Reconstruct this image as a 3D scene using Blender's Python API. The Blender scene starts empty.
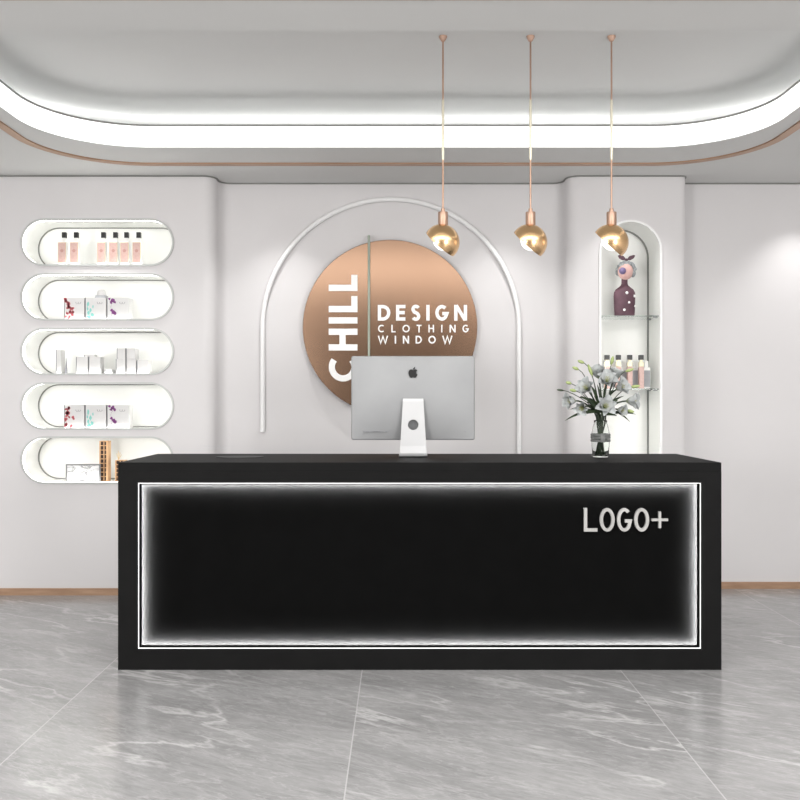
import bpy, bmesh, math, random
from mathutils import Vector, Matrix
random.seed(7)
sc = bpy.context.scene
COL = sc.collection
F = 893.0; CH = 1.3                      # focal length in pixels, eye height
# ---------------------------------------------------------------- camera
cam_d = bpy.data.cameras.new('camera'); cam = bpy.data.objects.new('camera', cam_d); COL.objects.link(cam)
cam.location = (0, 0, CH); cam.rotation_euler = (math.pi/2, 0, 0)
cam_d.sensor_width = 36; cam_d.lens = 36*F/800; cam_d.clip_end = 60
sc.camera = cam
# ---------------------------------------------------------------- world
w = bpy.data.worlds.new('world'); sc.world = w; w.use_nodes = True
w.node_tree.nodes['Background'].inputs[0].default_value = (1.0, 0.99, 0.985, 1)
w.node_tree.nodes['Background'].inputs[1].default_value = 0.12
sc.view_settings.view_transform = 'Standard'; sc.view_settings.look = 'None'
sc.view_settings.gamma = 1; sc.view_settings.use_curve_mapping = False
sc.view_settings.exposure = 0.86
def area(name, loc, rot, sx, sy, power, col=(1, .985, .97)):
    l = bpy.data.lights.new(name, 'AREA'); l.shape = 'RECTANGLE'; l.size = sx; l.size_y = sy
    l.energy = power; l.color = col
    o = bpy.data.objects.new(name, l); o.location = loc; o.rotation_euler = rot; COL.objects.link(o); return o
area('ceiling_fill_light', (0, 2.35, 2.77), (0, 0, 0), 5.5, 1.6, 88)  # unseen fill light added under the ceiling, above the frame
for sx_ in (-1, 1):                       # unseen fill lights added on both sides behind the camera
    area('side_fill_light', (sx_*3.1, -1.4, 1.35), (math.radians(80), 0, sx_*math.radians(18)), 1.5, 1.9, 84)
def spot(px, D, off, power, ang=75, blend=.9, z=2.78, tilt=0.0):
    l = bpy.data.lights.new('wall_washer', 'SPOT'); l.energy = power; l.spot_size = math.radians(ang)
    l.spot_blend = blend; l.shadow_soft_size = .02; l.color = (1, .99, .97)
    o = bpy.data.objects.new('wall_washer', l); o.location = ((px-400)*D/F, D-off, z)
    o.rotation_euler = (tilt, 0, 0); COL.objects.link(o)
for px_, D_, o_, e_ in ((-75, 5.953, .30, 12), (100, 5.953, .26, 12), (285, 6.16, .36, 16), (391, 6.16, .50, 9), (497, 6.16, .36, 16), (625, 5.953, .26, 12), (795, 6.16, .28, 16), (905, 6.16, .30, 12)):
    spot(px_, D_, o_, e_, 98, .8, tilt=math.radians(-6))

# ---------------------------------------------------------------- materials
def mat(name, col, rough=.5, metal=0, spec=.5, emit=None, es=0, trans=0, ior=1.45, coat=0):
    m = bpy.data.materials.new(name); m.use_nodes = True
    b = m.node_tree.nodes['Principled BSDF']
    b.inputs['Base Color'].default_value = (*col, 1); b.inputs['Roughness'].default_value = rough
    b.inputs['Metallic'].default_value = metal; b.inputs['Specular IOR Level'].default_value = spec
    b.inputs['IOR'].default_value = ior; b.inputs['Transmission Weight'].default_value = trans
    b.inputs['Coat Weight'].default_value = coat
    if emit: b.inputs['Emission Color'].default_value = (*emit, 1); b.inputs['Emission Strength'].default_value = es
    return m
def N(m, t, **k):
    n = m.node_tree.nodes.new(t)
    for a, v in k.items(): setattr(n, a, v)
    return n
def noise_tint(m, scale, c0, c1, detail=4, stretch=(1, 1, 1), lo=.35, hi=.65, rough_to=None):
    nt = m.node_tree; b = nt.nodes['Principled BSDF']
    tc = N(m, 'ShaderNodeTexCoord'); mp = N(m, 'ShaderNodeMapping'); mp.inputs['Scale'].default_value = stretch
    nz = N(m, 'ShaderNodeTexNoise'); nz.inputs['Scale'].default_value = scale; nz.inputs['Detail'].default_value = detail
    r = N(m, 'ShaderNodeValToRGB'); r.color_ramp.elements[0].position = lo; r.color_ramp.elements[1].position = hi
    r.color_ramp.elements[0].color = (*c0, 1); r.color_ramp.elements[1].color = (*c1, 1)
    nt.links.new(tc.outputs['Object'], mp.inputs[0]); nt.links.new(mp.outputs[0], nz.inputs['Vector'])
    nt.links.new(nz.outputs['Fac'], r.inputs[0]); nt.links.new(r.outputs[0], b.inputs['Base Color'])
    return m
M = {}
M['wall'] = noise_tint(mat('wall_paint', (.7, .68, .68), .6, spec=.25), 1.2, (.672, .658, .662), (.695, .680, .684))
M['wallfront'] = noise_tint(mat('wall_paint_taupe', (.2, .17, .15), .7), 1.0, (.13, .110, .098), (.15, .128, .115))
M['ceil'] = noise_tint(mat('ceiling_paint', (.6, .6, .59), .8, spec=.15), 1.0, (.655, .658, .65), (.675, .678, .67))
M['niche'] = noise_tint(mat('niche_white', (.9, .9, .88), .5, spec=.2), 3, (.86, .865, .84), (.88, .88, .86))
M['rim'] = noise_tint(mat('niche_rim', (.45, .46, .45), .4, spec=.4), 5, (.50, .51, .50), (.56, .57, .56))
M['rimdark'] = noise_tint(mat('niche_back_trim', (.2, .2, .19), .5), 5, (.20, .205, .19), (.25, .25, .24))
M['whitetube'] = noise_tint(mat('white_tube', (.85, .85, .85), .25, spec=.5), 3, (.83, .83, .83), (.87, .87, .87))
M['led'] = mat('led', (1, 1, 1), emit=(1, 1, .97), es=9)
M['led_niche'] = mat('led_niche', (1, 1, 1), emit=(1, 1, .965), es=5)
M['cove'] = mat('cove_led', (1, 1, 1), emit=(1, 1, .99), es=3.8)
M['band'] = mat('light_band', (1, 1, 1), emit=(1, 1, 1), es=.62)
M['led_desk'] = mat('led_desk', (1, 1, 1), emit=(1, 1, 1), es=680)
M['line_desk'] = mat('line_desk', (1, 1, 1), emit=(1, 1, 1), es=.7)
M['desk'] = noise_tint(mat('black_laminate', (.02, .02, .02), .6, spec=.08), 9, (.0068, .0068, .0068), (.0080, .0080, .0080))
M['deskpanel'] = noise_tint(mat('matte_black_panel', (.01, .01, .01), .95, spec=0), 9, (.0042, .0042, .0042), (.0048, .0048, .0048))
M['copper'] = noise_tint(mat('copper_strip', (.5, .33, .2), .35, metal=.6), 2, (.40, .25, .16), (.48, .31, .21))
M['gold'] = noise_tint(mat('polished_gold', (.9, .62, .32), .27, metal=1), 3, (.80, .52, .27), (.86, .58, .32))
M['rose'] = noise_tint(mat('rose_gold_rod', (.52, .34, .26), .42, metal=.85), 3, (.46, .30, .22), (.52, .35, .27))
M['globe'] = mat('opal_globe', (1, 1, 1), emit=(1, .97, .92), es=.9)
M['text'] = mat('white_letter', (.92, .92, .91), .5)
M['metaltext'] = noise_tint(mat('brushed_letter', (.7, .7, .69), .5, metal=.2), 14, (.31, .305, .295), (.39, .385, .375))
M['sage'] = noise_tint(mat('sage_rod', (.3, .36, .3), .4, metal=.3), 6, (.30, .35, .29), (.38, .43, .36))
M['alu'] = noise_tint(mat('aluminium', (.62, .63, .64), .6, metal=.35), 4, (.29, .295, .30), (.32, .325, .33))
M['alulight'] = noise_tint(mat('aluminium_stand', (.82, .83, .84), .42, metal=.6), 4, (.56, .565, .57), (.60, .605, .61))
M['black'] = noise_tint(mat('black_plastic', (.012, .012, .012), .35), 8, (.011, .011, .011), (.016, .016, .016))
M['screen'] = mat('screen_glass', (.005, .005, .006), .08, coat=1)
M['glass'] = mat('clear_glass', (.95, .97, .96), .0, trans=1, ior=1.22)
M['shelfglass'] = mat('shelf_glass', (.88, .94, .92), .0, trans=1, ior=1.3)
M['wrap'] = noise_tint(mat('grey_band', (.12, .125, .12), .6), 40, (.10, .105, .10), (.16, .165, .16))
M['stem'] = noise_tint(mat('stem_green', (.03, .05, .025), .5), 30, (.022, .035, .02), (.045, .065, .035))
M['leaf'] = noise_tint(mat('leaf_green', (.03, .05, .02), .45), 25, (.018, .032, .016), (.05, .075, .035))
M['bud'] = noise_tint(mat('bud_green', (.3, .38, .12), .5), 22, (.22, .31, .09), (.45, .50, .24))
M['stamen'] = noise_tint(mat('stamen', (.35, .36, .12), .6), 20, (.30, .34, .12), (.40, .36, .16))
M['pink'] = noise_tint(mat('pink_label', (.80, .50, .45), .4), 60, (.62, .41, .37), (.68, .48, .43))
M['pinkprint'] = mat('dark_pink_print', (.55, .30, .27), .5)
M['gilt'] = noise_tint(mat('gilt_edge', (.70, .50, .22), .35, metal=.6), 10, (.68, .50, .24), (.76, .58, .3))
M['cream'] = noise_tint(mat('cream_liquid', (.85, .78, .52), .25), 12, (.84, .77, .52), (.88, .82, .60))
M['frost'] = noise_tint(mat('frosted_glass', (.85, .85, .83), .3), 12, (.83, .83, .81), (.88, .88, .86))
M['greylabel'] = noise_tint(mat('grey_label', (.36, .37, .40), .5), 12, (.34, .35, .37), (.40, .41, .43))
M['carton'] = noise_tint(mat('white_carton', (.82, .81, .80), .5), 12, (.63, .625, .62), (.67, .665, .66))
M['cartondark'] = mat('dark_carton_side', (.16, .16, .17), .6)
M['red'] = mat('coral_print', (.55, .12, .14), .6)
M['teal'] = mat('teal_print', (.22, .55, .50), .6)
M['purple'] = mat('purple_print', (.20, .05, .20), .6)
M['ink'] = mat('grey_ink', (.22, .22, .24), .6)
M['wood'] = noise_tint(mat('light_wood', (.62, .38, .20), .5), 12, (.56, .33, .17), (.70, .44, .24), stretch=(6, 1, 1))
M['hole'] = noise_tint(mat('dark_cell', (.04, .02, .015), .6), 90, (.02, .012, .01), (.10, .05, .03))
M['skirt'] = noise_tint(mat('skirting_wood', (.40, .25, .16), .5), 6, (.34, .205, .125), (.44, .28, .18), stretch=(1, 6, 6))
M['marblepic'] = mat('marble_print', (.8, .8, .79), .4)
M['pewter'] = noise_tint(mat('pewter_frame', (.2, .2, .2), .4), 12, (.20, .20, .20), (.25, .25, .25))
M['dress'] = noise_tint(mat('plum_dress', (.10, .045, .065), .6), 20, (.085, .04, .055), (.115, .055, .075))
M['skin'] = noise_tint(mat('doll_skin', (.66, .42, .38), .5), 10, (.64, .40, .37), (.70, .46, .42))
M['hair'] = noise_tint(mat('doll_hair', (.32, .34, .35), .8), 40, (.24, .26, .27), (.42, .44, .45))
M['nose'] = mat('doll_nose', (.17, .13, .26), .4)
M['dot'] = mat('white_dot', (.88, .86, .86), .5)
M['shadowtone'] = noise_tint(mat('painted_shadow', (.02, .02, .02), .6), 12, (.010, .011, .011), (.013, .014, .014))

# lily petal: green throat, white rim of the petal (distance from the flower's heart)
m = mat('lily_petal', (.62, .64, .63), .55); M['petal'] = m
nt = m.node_tree; tc = N(m, 'ShaderNodeTexCoord'); ln = N(m, 'ShaderNodeVectorMath', operation='LENGTH')
rp = N(m, 'ShaderNodeValToRGB'); rp.color_ramp.elements[0].position = .008; rp.color_ramp.elements[1].position = .030
rp.color_ramp.elements[0].color = (.20, .24, .13, 1); rp.color_ramp.elements[1].color = (.45, .47, .47, 1)
nt.links.new(tc.outputs['Object'], ln.inputs[0]); nt.links.new(ln.outputs['Value'], rp.inputs[0])
nt.links.new(rp.outputs[0], nt.nodes['Principled BSDF'].inputs['Base Color'])
nt.nodes['Principled BSDF'].inputs['Subsurface Weight'].default_value = 0

# brushed copper disc
m = mat('brushed_copper', (.62, .40, .27), .22, metal=1); M['disc'] = m
nt = m.node_tree; b = nt.nodes['Principled BSDF']
tc = N(m, 'ShaderNodeTexCoord'); mp = N(m, 'ShaderNodeMapping'); mp.inputs['Scale'].default_value = (1, 1, 90)
nz = N(m, 'ShaderNodeTexNoise'); nz.inputs['Scale'].default_value = 5; nz.inputs['Detail'].default_value = 3
r = N(m, 'ShaderNodeValToRGB'); r.color_ramp.elements[0].color = (.31, .195, .13, 1); r.color_ramp.elements[1].color = (.355, .225, .155, 1)
nt.links.new(tc.outputs['Object'], mp.inputs[0]); nt.links.new(mp.outputs[0], nz.inputs['Vector'])
nt.links.new(nz.outputs['Fac'], r.inputs[0]); nt.links.new(r.outputs[0], b.inputs['Base Color'])

# grey marble floor, large tiles with pale joints
m = mat('marble_tile', (.4, .4, .4), .20, spec=.62); M['floor'] = m
nt = m.node_tree; L = nt.links; b = nt.nodes['Principled BSDF']
def mth(op, a, b_=None, c=None, clamp=False):
    n = N(m, 'ShaderNodeMath', operation=op); n.use_clamp = clamp
    for i, v in enumerate((a, b_, c)):
        if v is None: continue
        if isinstance(v, (int, float)): n.inputs[i].default_value = v
        else: L.new(v, n.inputs[i])
    return n.outputs[0]
tc = N(m, 'ShaderNodeTexCoord'); sp = N(m, 'ShaderNodeSeparateXYZ'); L.new(tc.outputs['Object'], sp.inputs[0])
TX, X0, TY, Y0 = 1.243, -.182, 2.5, 4.316
ux = mth('DIVIDE', mth('SUBTRACT', sp.outputs[0], X0), TX); uy = mth('DIVIDE', mth('SUBTRACT', sp.outputs[1], Y0), TY)
ix = mth('FLOOR', ux); iy = mth('FLOOR', uy); fx = mth('FRACT', ux); fy = mth('FRACT', uy)
dx = mth('MULTIPLY', mth('MINIMUM', fx, mth('SUBTRACT', 1, fx)), TX); dy = mth('MULTIPLY', mth('MINIMUM', fy, mth('SUBTRACT', 1, fy)), TY)
joint = mth('LESS_THAN', mth('MINIMUM', dx, mth('MULTIPLY', dy, 1.0)), .0026)
off = N(m, 'ShaderNodeCombineXYZ'); L.new(mth('MULTIPLY', ix, 7.3), off.inputs[0]); L.new(mth('MULTIPLY', iy, 5.1), off.inputs[1]); L.new(mth('ADD', mth('MULTIPLY', ix, 3.7), mth('MULTIPLY', iy, 1.9)), off.inputs[2])
ad = N(m, 'ShaderNodeVectorMath', operation='ADD'); L.new(tc.outputs['Object'], ad.inputs[0]); L.new(off.outputs[0], ad.inputs[1])
def noise(vec, scale, detail, rough=.55, rot=0, st=(1, 1, 1), dist=0):
    mp = N(m, 'ShaderNodeMapping'); mp.inputs['Rotation'].default_value = (0, 0, rot); mp.inputs['Scale'].default_value = st
    r0 = N(m, 'ShaderNodeMapping'); r0.inputs['Rotation'].default_value = (0, 0, rot); L.new(vec, r0.inputs[0])
    mp.inputs['Rotation'].default_value = (0, 0, 0); L.new(r0.outputs[0], mp.inputs[0])
    n = N(m, 'ShaderNodeTexNoise'); n.inputs['Scale'].default_value = scale; n.inputs['Detail'].default_value = detail
    n.inputs['Roughness'].default_value = rough; n.inputs['Distortion'].default_value = dist
    L.new(mp.outputs[0], n.inputs['Vector']); return n.outputs['Fac']
v = ad.outputs[0]
cloud = noise(v, 1.5, 8, .7, .5, (1, 2.8, 1), .4)
fine = noise(v, 11, 8, .75, .5, (1, 4.5, 1), .4)
def vein(scale, wd, rot, st, dist=1.0, detail=6, rough=.55):
    n = noise(v, scale, detail, rough, rot, st, dist)
    d = mth('ABSOLUTE', mth('SUBTRACT', n, .5))
    return mth('SUBTRACT', 1, mth('DIVIDE', d, wd, clamp=True), clamp=True)
mask = mth('MULTIPLY', mth('SUBTRACT', noise(v, 1.6, 2, .5, 0, (1, 1, 1)), .42, clamp=True), 5, clamp=True)
v1 = mth('MULTIPLY', mth('POWER', vein(.85, .020, .55, (1, 3.2, 1), .25, 7, .55), 1.2), mask)
v2 = mth('MULTIPLY', vein(2.0, .016, .4, (1, 4.0, 1), .2, 7, .6), mth('SUBTRACT', 1, mth('MULTIPLY', mask, .4)))
v3 = vein(4.0, .022, .65, (1, 4.5, 1), .2)
base = N(m, 'ShaderNodeValToRGB'); L.new(mth('ADD', mth('MULTIPLY', cloud, .55), mth('MULTIPLY', fine, .45)), base.inputs[0])
base.color_ramp.elements[0].position = .36; base.color_ramp.elements[1].position = .66
base.color_ramp.elements[0].color = (.20, .198, .199, 1); base.color_ramp.elements[1].color = (.350, .346, .345, 1)
def mixc(fac, a, col):
    n = N(m, 'ShaderNodeMix', data_type='RGBA'); L.new(fac, n.inputs['Factor']); L.new(a, n.inputs['A']); n.inputs['B'].default_value = col; return n.outputs['Result']
c = mixc(mth('MULTIPLY', v3, .22), base.outputs[0], (.46, .455, .45, 1))
c = mixc(mth('MULTIPLY', v2, .3), c, (.50, .495, .49, 1))
c = mixc(mth('MULTIPLY', v1, .62), c, (.60, .595, .59, 1))
c = mixc(mth('MULTIPLY', joint, .6), c, (.50, .495, .49, 1))
L.new(c, b.inputs['Base Color'])
# marble print on the small picture
m = M['marblepic']; nt = m.node_tree; L = nt.links
tc = N(m, 'ShaderNodeTexCoord')
n0 = noise(tc.outputs['Object'], 6, 4, .6, 0, (1, 1, 3), 1.2)
dd = mth('ABSOLUTE', mth('SUBTRACT', n0, .5)); rr = N(m, 'ShaderNodeValToRGB'); L.new(dd, rr.inputs[0])
rr.color_ramp.elements[0].color = (.25, .25, .26, 1); rr.color_ramp.elements[1].color = (.80, .80, .79, 1); rr.color_ramp.elements[1].position = .03
L.new(rr.outputs[0], nt.nodes['Principled BSDF'].inputs['Base Color'])

# ---------------------------------------------------------------- mesh helpers
def P(px, py, D): return Vector(((px-400)*D/F, D, CH-(py-400)*D/F))
def link(name, bm, mats, parent=None, smooth=False, loc=None):
    me = bpy.data.meshes.new(name); bmesh.ops.recalc_face_normals(bm, faces=bm.faces); bm.to_mesh(me); bm.free()
    for q in (mats if isinstance(mats, (list, tuple)) else [mats]): me.materials.append(M[q])
    if smooth:
        for p in me.polygons: p.use_smooth = True
        if smooth != 'all': me.set_sharp_from_angle(angle=math.radians(smooth if smooth is not True else 40))
    o = bpy.data.objects.new(name, me); COL.objects.link(o)
    if parent: o.parent = parent
    if loc is not None: o.location = loc
    return o
def tag(o, label=None, cat=None, group=None, kind=None):
    if label: o['label'] = label
    if cat: o['category'] = cat
    if group: o['group'] = group
    if kind: o['kind'] = kind
    return o
def thing(name, label, cat, loc=(0, 0, 0), group=None, rz=0):
    o = bpy.data.objects.new(name, None); o.location = loc; o.rotation_euler = (0, 0, rz); o.empty_display_size = .1
    COL.objects.link(o); return tag(o, label, cat, group)
def copy_tree(o, parent=None):
    c = o.copy(); COL.objects.link(c); c.parent = parent
    for ch in list(o.children): copy_tree(ch, c)
    return c
def box(bm, x0, x1, y0, y1, z0, z1, mi=0, bev=0, seg=2):
    r = bmesh.ops.create_cube(bm, size=1)
    vs = r['verts']
    for v in vs: v.co = Vector((x0+(v.co.x+.5)*(x1-x0), y0+(v.co.y+.5)*(y1-y0), z0+(v.co.z+.5)*(z1-z0)))
    fs = set(f for v in vs for f in v.link_faces)
    for f in fs: f.material_index = mi
    if bev:
        es = list(set(e for v in vs for e in v.link_edges))
        rr = bmesh.ops.bevel(bm, geom=es, offset=bev, segments=seg, affect='EDGES', profile=.5)
        for f in rr['faces']: f.material_index = mi
def to3(p, h, plane):
    return Vector((p[0], h, p[1])) if plane == 'xz' else (Vector((p[0], p[1], h)) if plane == 'xy' else Vector((h, p[0], p[1])))
def prism(bm, out, h0, h1, plane='xz', mi=0):
    a = [bm.verts.new(to3(p, h0, plane)) for p in out]; b = [bm.verts.new(to3(p, h1, plane)) for p in out]
    n = len(out); fs = [bm.faces.new(a), bm.faces.new(b[::-1])]
    for i in range(n): fs.append(bm.faces.new((a[i], b[i], b[(i+1) % n], a[(i+1) % n])))
    for f in fs: f.material_index = mi
def ring(bm, out, inn, h0, h1, plane='xz', mi=0, closed=True):
    n = len(out); R = [[bm.verts.new(to3(p, h, plane)) for p in q] for q, h in ((out, h0), (out, h1), (inn, h1), (inn, h0))]
    for i in range(n if closed else n-1):
        j = (i+1) % n
        for k in range(4):
            f = bm.faces.new((R[k][i], R[k][j], R[(k+1) % 4][j], R[(k+1) % 4][i])); f.material_index = mi
    if not closed:
        bm.faces.new([R[k][0] for k in range(4)]); bm.faces.new([R[k][-1] for k in range(4)])
def rrect(x0, x1, z0, z1, r, n=12):
    pts = []
    for cx, cz, a0 in ((x1-r, z1-r, 0), (x0+r, z1-r, 90), (x0+r, z0+r, 180), (x1-r, z0+r, 270)):
        for k in range(n+1):
            a = math.radians(a0+90*k/n); pts.append((cx+r*math.cos(a), cz+r*math.sin(a)))
    return pts
def circ(cx, cz, r, n=48, rz=None):
    return [(cx+r*math.cos(2*math.pi*k/n), cz+(rz or r)*math.sin(2*math.pi*k/n)) for k in range(n)]
def lathe(bm, prof, n=32, c=(0, 0, 0), mi=0, sy=1.0, cap=True):
    rows = []
    for r, z in prof:
        rows.append([bm.verts.new((c[0]+r*math.cos(2*math.pi*k/n), c[1]+sy*r*math.sin(2*math.pi*k/n), c[2]+z)) for k in range(n)])
    for a, b in zip(rows, rows[1:]):
        for k in range(n):
            f = bm.faces.new((a[k], a[(k+1) % n], b[(k+1) % n], b[k])); f.material_index = mi
    if cap:
        for rw in (rows[0], rows[-1]):
            f = bm.faces.new(rw); f.material_index = mi
def tube(bm, pts, rad, n=8, mi=0, cap=True):
    pts = [Vector(p) for p in pts]; rows = []
    up = None
    for i, p in enumerate(pts):
        t = (pts[min(i+1, len(pts)-1)]-pts[max(i-1, 0)]).normalized()
        if up is None:
            up = Vector((0, 0, 1)) if abs(t.z) < .9 else Vector((0, 1, 0))
        s = t.cross(up).normalized(); up = s.cross(t).normalized()
        r = rad[i] if isinstance(rad, (list, tuple)) else rad
        rows.append([bm.verts.new(p+r*(math.cos(2*math.pi*k/n)*s+math.sin(2*math.pi*k/n)*up)) for k in range(n)])
    for a, b in zip(rows, rows[1:]):
        for k in range(n):
            f = bm.faces.new((a[k], a[(k+1) % n], b[(k+1) % n], b[k])); f.material_index = mi
    if cap:
        bm.faces.new(rows[0]).material_index = mi; bm.faces.new(rows[-1]).material_index = mi
def ball(bm, c, r, u=20, v=14, mi=0, sc3=(1, 1, 1)):
    rr = bmesh.ops.create_uvsphere(bm, u_segments=u, v_segments=v, radius=r)
    for x in rr['verts']: x.co = Vector((c[0]+x.co.x*sc3[0], c[1]+x.co.y*sc3[1], c[2]+x.co.z*sc3[2]))
    for f in set(f for x in rr['verts'] for f in x.link_faces): f.material_index = mi

# ================================================================ SETTING
YN, YR = 5.953, 6.16                      # projecting wall face, recessed wall face
SX = 4.4; YB = -2.2
SN, SR = 1.3/195, 1.3/188.5
def arc(cx, cy, r, a0, a1, n=8): return [(cx+r*math.cos(math.radians(a0+(a1-a0)*k/n)), cy+r*math.sin(math.radians(a0+(a1-a0)*k/n))) for k in range(n+1)]
plan = [(-SX, YN)] + arc(-1.32, YN+.08, .08, -90, 0) + arc(-1.16, YR-.08, .08, 180, 90) \
     + arc(1.04, YR-.08, .08, 90, 0) + arc(1.20, YN+.08, .08, 180, 270) + arc(1.868, YN+.045, .045, -90, 0) + [(1.913, YR), (SX, YR)]
def offs(poly, d):
    o = []
    for i, p in enumerate(poly):
        a = Vector(poly[max(i-1, 0)]); b = Vector(poly[min(i+1, len(poly)-1)]); t = (b-a).normalized()
        o.append((p[0]+t.y*d, p[1]-t.x*d))
    return o
# niches: outlines
CY = [242.5, 297.0, 351.5, 406.0, 460.0]
NX0, NX1 = (22-400)*SN, (173-400)*SN; NH = 45*SN; ND = .27
def nz_(i): return 1.3-(CY[i]-400)*SN
def arch(x0, x1, z0, z1, n=24):
    r = (x1-x0)/2; cx = (x0+x1)/2
    return [(x0, z0), (x1, z0)] + [(cx+r*math.cos(math.pi*k/n), z1-r+r*math.sin(math.pi*k/n)) for k in range(n+1)]
AX0, AX1, AZ0, AZ1 = 200.5*SN, 260.5*SN, .30, 1.3+178.5*SN
bm = bmesh.new()
prism(bm, plan + [(SX, 6.5), (-SX, 6.5)], 0, 3.25, 'xy')
wall = link('wall_back', bm, 'wall', smooth=30)
cut = bmesh.new(); g = .006
for i in range(5): prism(cut, rrect(NX0-g, NX1+g, nz_(i)-NH/2-g, nz_(i)+NH/2+g, NH/2+g, 14), YN-.05, YN+ND+.012, 'xz')
prism(cut, arch(AX0-g, AX1+g, AZ0-g, AZ1+g), YN-.05, YN+ND+.030, 'xz')
bmesh.ops.recalc_face_normals(cut, faces=cut.faces)
cm = bpy.data.meshes.new('cutter'); cut.to_mesh(cm); cut.free(); co = bpy.data.objects.new('cutter', cm); COL.objects.link(co)
def boolean(o, c):
    md = o.modifiers.new('b', 'BOOLEAN'); md.object = c; md.operation = 'DIFFERENCE'; md.solver = 'EXACT'
    bpy.context.view_layer.update()
    me = bpy.data.meshes.new_from_object(o.evaluated_get(bpy.context.evaluated_depsgraph_get()))
    o.modifiers.clear(); o.data = me; bpy.data.objects.remove(c)
boolean(wall, co)
wall.data.set_sharp_from_angle(angle=math.radians(30))
tag(wall, kind='structure')
bm = bmesh.new(); box(bm, -SX-.1, SX+.1, YB-.1, YB, 0, 3.25); tag(link('wall_front', bm, 'wallfront'), kind='structure')  # unseen wall added behind the camera, toned for the copper disc's reflection
for nm, x0, x1 in (('wall_left', -SX-.1, -SX), ('wall_right', SX, SX+.1)):
    bm = bmesh.new(); box(bm, x0, x1, YB, 6.5, 0, 3.25); tag(link(nm, bm, 'wall'), kind='structure')
bm = bmesh.new(); box(bm, -SX-.1, SX+.1, YB, 6.5, -.1, 0); tag(link('floor', bm, 'floor'), kind='structure')
# skirting
bm = bmesh.new(); bp = plan[:-1]; ring(bm, offs(plan[:-2], .012)+[(1.925, YR-.012), (SX, YR-.012)], plan[:-2]+[(1.913, YR), (SX, YR)], 0, .046, 'xy', closed=False)
tag(link('baseboard_back', bm, 'skirt', smooth=30), kind='structure')
# ceiling: lower soffit with an oval-cornered tray, raised ceiling over it
ZS, ZU = 2.8, 3.1
TXi, TYb, TYf = 2.04, 5.294, 3.62
def tray(d, rb=.56, rf=.30, n=20):
    x0, x1, y0, y1 = -TXi-d, TXi+d, TYf-d, TYb+d; pts = []
    for cx, cy, a0, r in ((x1-rb-d, y1-rb-d, 0, rb+d), (x0+rb+d, y1-rb-d, 90, rb+d), (x0+rf+d, y0+rf+d, 180, rf+d), (x1-rf-d, y0+rf+d, 270, rf+d)):
        for k in range(n+1):
            a = math.radians(a0+90*k/n); pts.append((cx+r*math.cos(a), cy+r*math.sin(a)))
    return pts
bm = bmesh.new()
hole = tray(.0015)
def proj(p):                              # push a tray outline point out to the ceiling's rectangle
    cx, cy = 0, 4.4; dx, dy = p[0]-cx, p[1]-cy
    s = min((SX/abs(dx)) if dx else 1e9, ((6.45-cy)/dy) if dy > 0 else ((YB-cy)/dy if dy < 0 else 1e9))
    return (cx+dx*s, cy+dy*s)
outp = [proj(p) for p in hole]
# exact rectangle corners: snap the nearest ones
for c_ in ((SX, 6.45), (-SX, 6.45), (SX, YB), (-SX, YB)):
    k = min(range(len(outp)), key=lambda i: (outp[i][0]-c_[0])**2+(outp[i][1]-c_[1])**2); outp[k] = c_
ring(bm, outp, hole, ZS-.004, ZS, 'xy'); ring(bm, [proj(p) for p in tray(.014)], tray(.014), ZS+.0003, ZS+.03, 'xy')
ring(bm, tray(.62), tray(.60), ZS+.03, ZU, 'xy')
box(bm, -SX, SX, YB, 6.45, ZU, ZU+.05)
cl = link('ceiling', bm, 'ceil', smooth=30); tag(cl, kind='structure')
# copper strip inlaid in the soffit
def cop(d):
    x, yb, yf, r, n = 2.165+d, 5.652+d, 3.3-d, .60+d, 20; pts = []
    for cx, cy, a0 in ((x-r, yb-r, 0), (-x+r, yb-r, 90), (-x+r, yf+r, 180), (x-r, yf+r, 270)):
        for k in range(n+1):
            a = math.radians(a0+90*k/n); pts.append((cx+r*math.cos(a), cy+r*math.sin(a)))
    return pts
bm = bmesh.new(); ring(bm, cop(.027), cop(-.025), ZS-.012, ZS-.004, 'xy'); tag(link('trim_1', bm, 'copper', smooth=30), kind='structure')
# shadow line built as a dark strip where the wall meets the soffit
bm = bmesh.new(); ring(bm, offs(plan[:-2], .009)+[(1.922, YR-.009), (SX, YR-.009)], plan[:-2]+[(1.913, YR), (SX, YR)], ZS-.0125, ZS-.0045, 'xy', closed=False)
tag(link('shadow_line_strip', bm, 'rimdark', smooth=30), kind='structure')
# cove light
cv = thing('cove_light', 'long white glowing light band around the raised ceiling tray', 'light', (0, 4.4, ZS))
def rel(o): o.location = tuple(-v for v in o.parent.location); return o
bm = bmesh.new(); ring(bm, tray(.012), tray(0), ZS+.0005, ZS+.122, 'xy'); rel(link('light_band', bm, 'band', cv, smooth=30))
bm = bmesh.new(); ring(bm, tray(.016), tray(-.006), ZS+.1225, ZS+.132, 'xy'); rel(tag(link('band_lip', bm, 'rimdark', cv, smooth=30), 'thin dark lip above the glowing band'))
bm = bmesh.new(); ring(bm, tray(.44), tray(.40), ZU-.13, ZU-.12, 'xy'); rel(link('light_strip', bm, 'cove', cv, smooth=30))
bm = bmesh.new(); ring(bm, tray(.60), tray(.39), ZU-.145, ZU-.131, 'xy'); rel(link('strip_tray', bm, 'ceil', cv, smooth=30))

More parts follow.
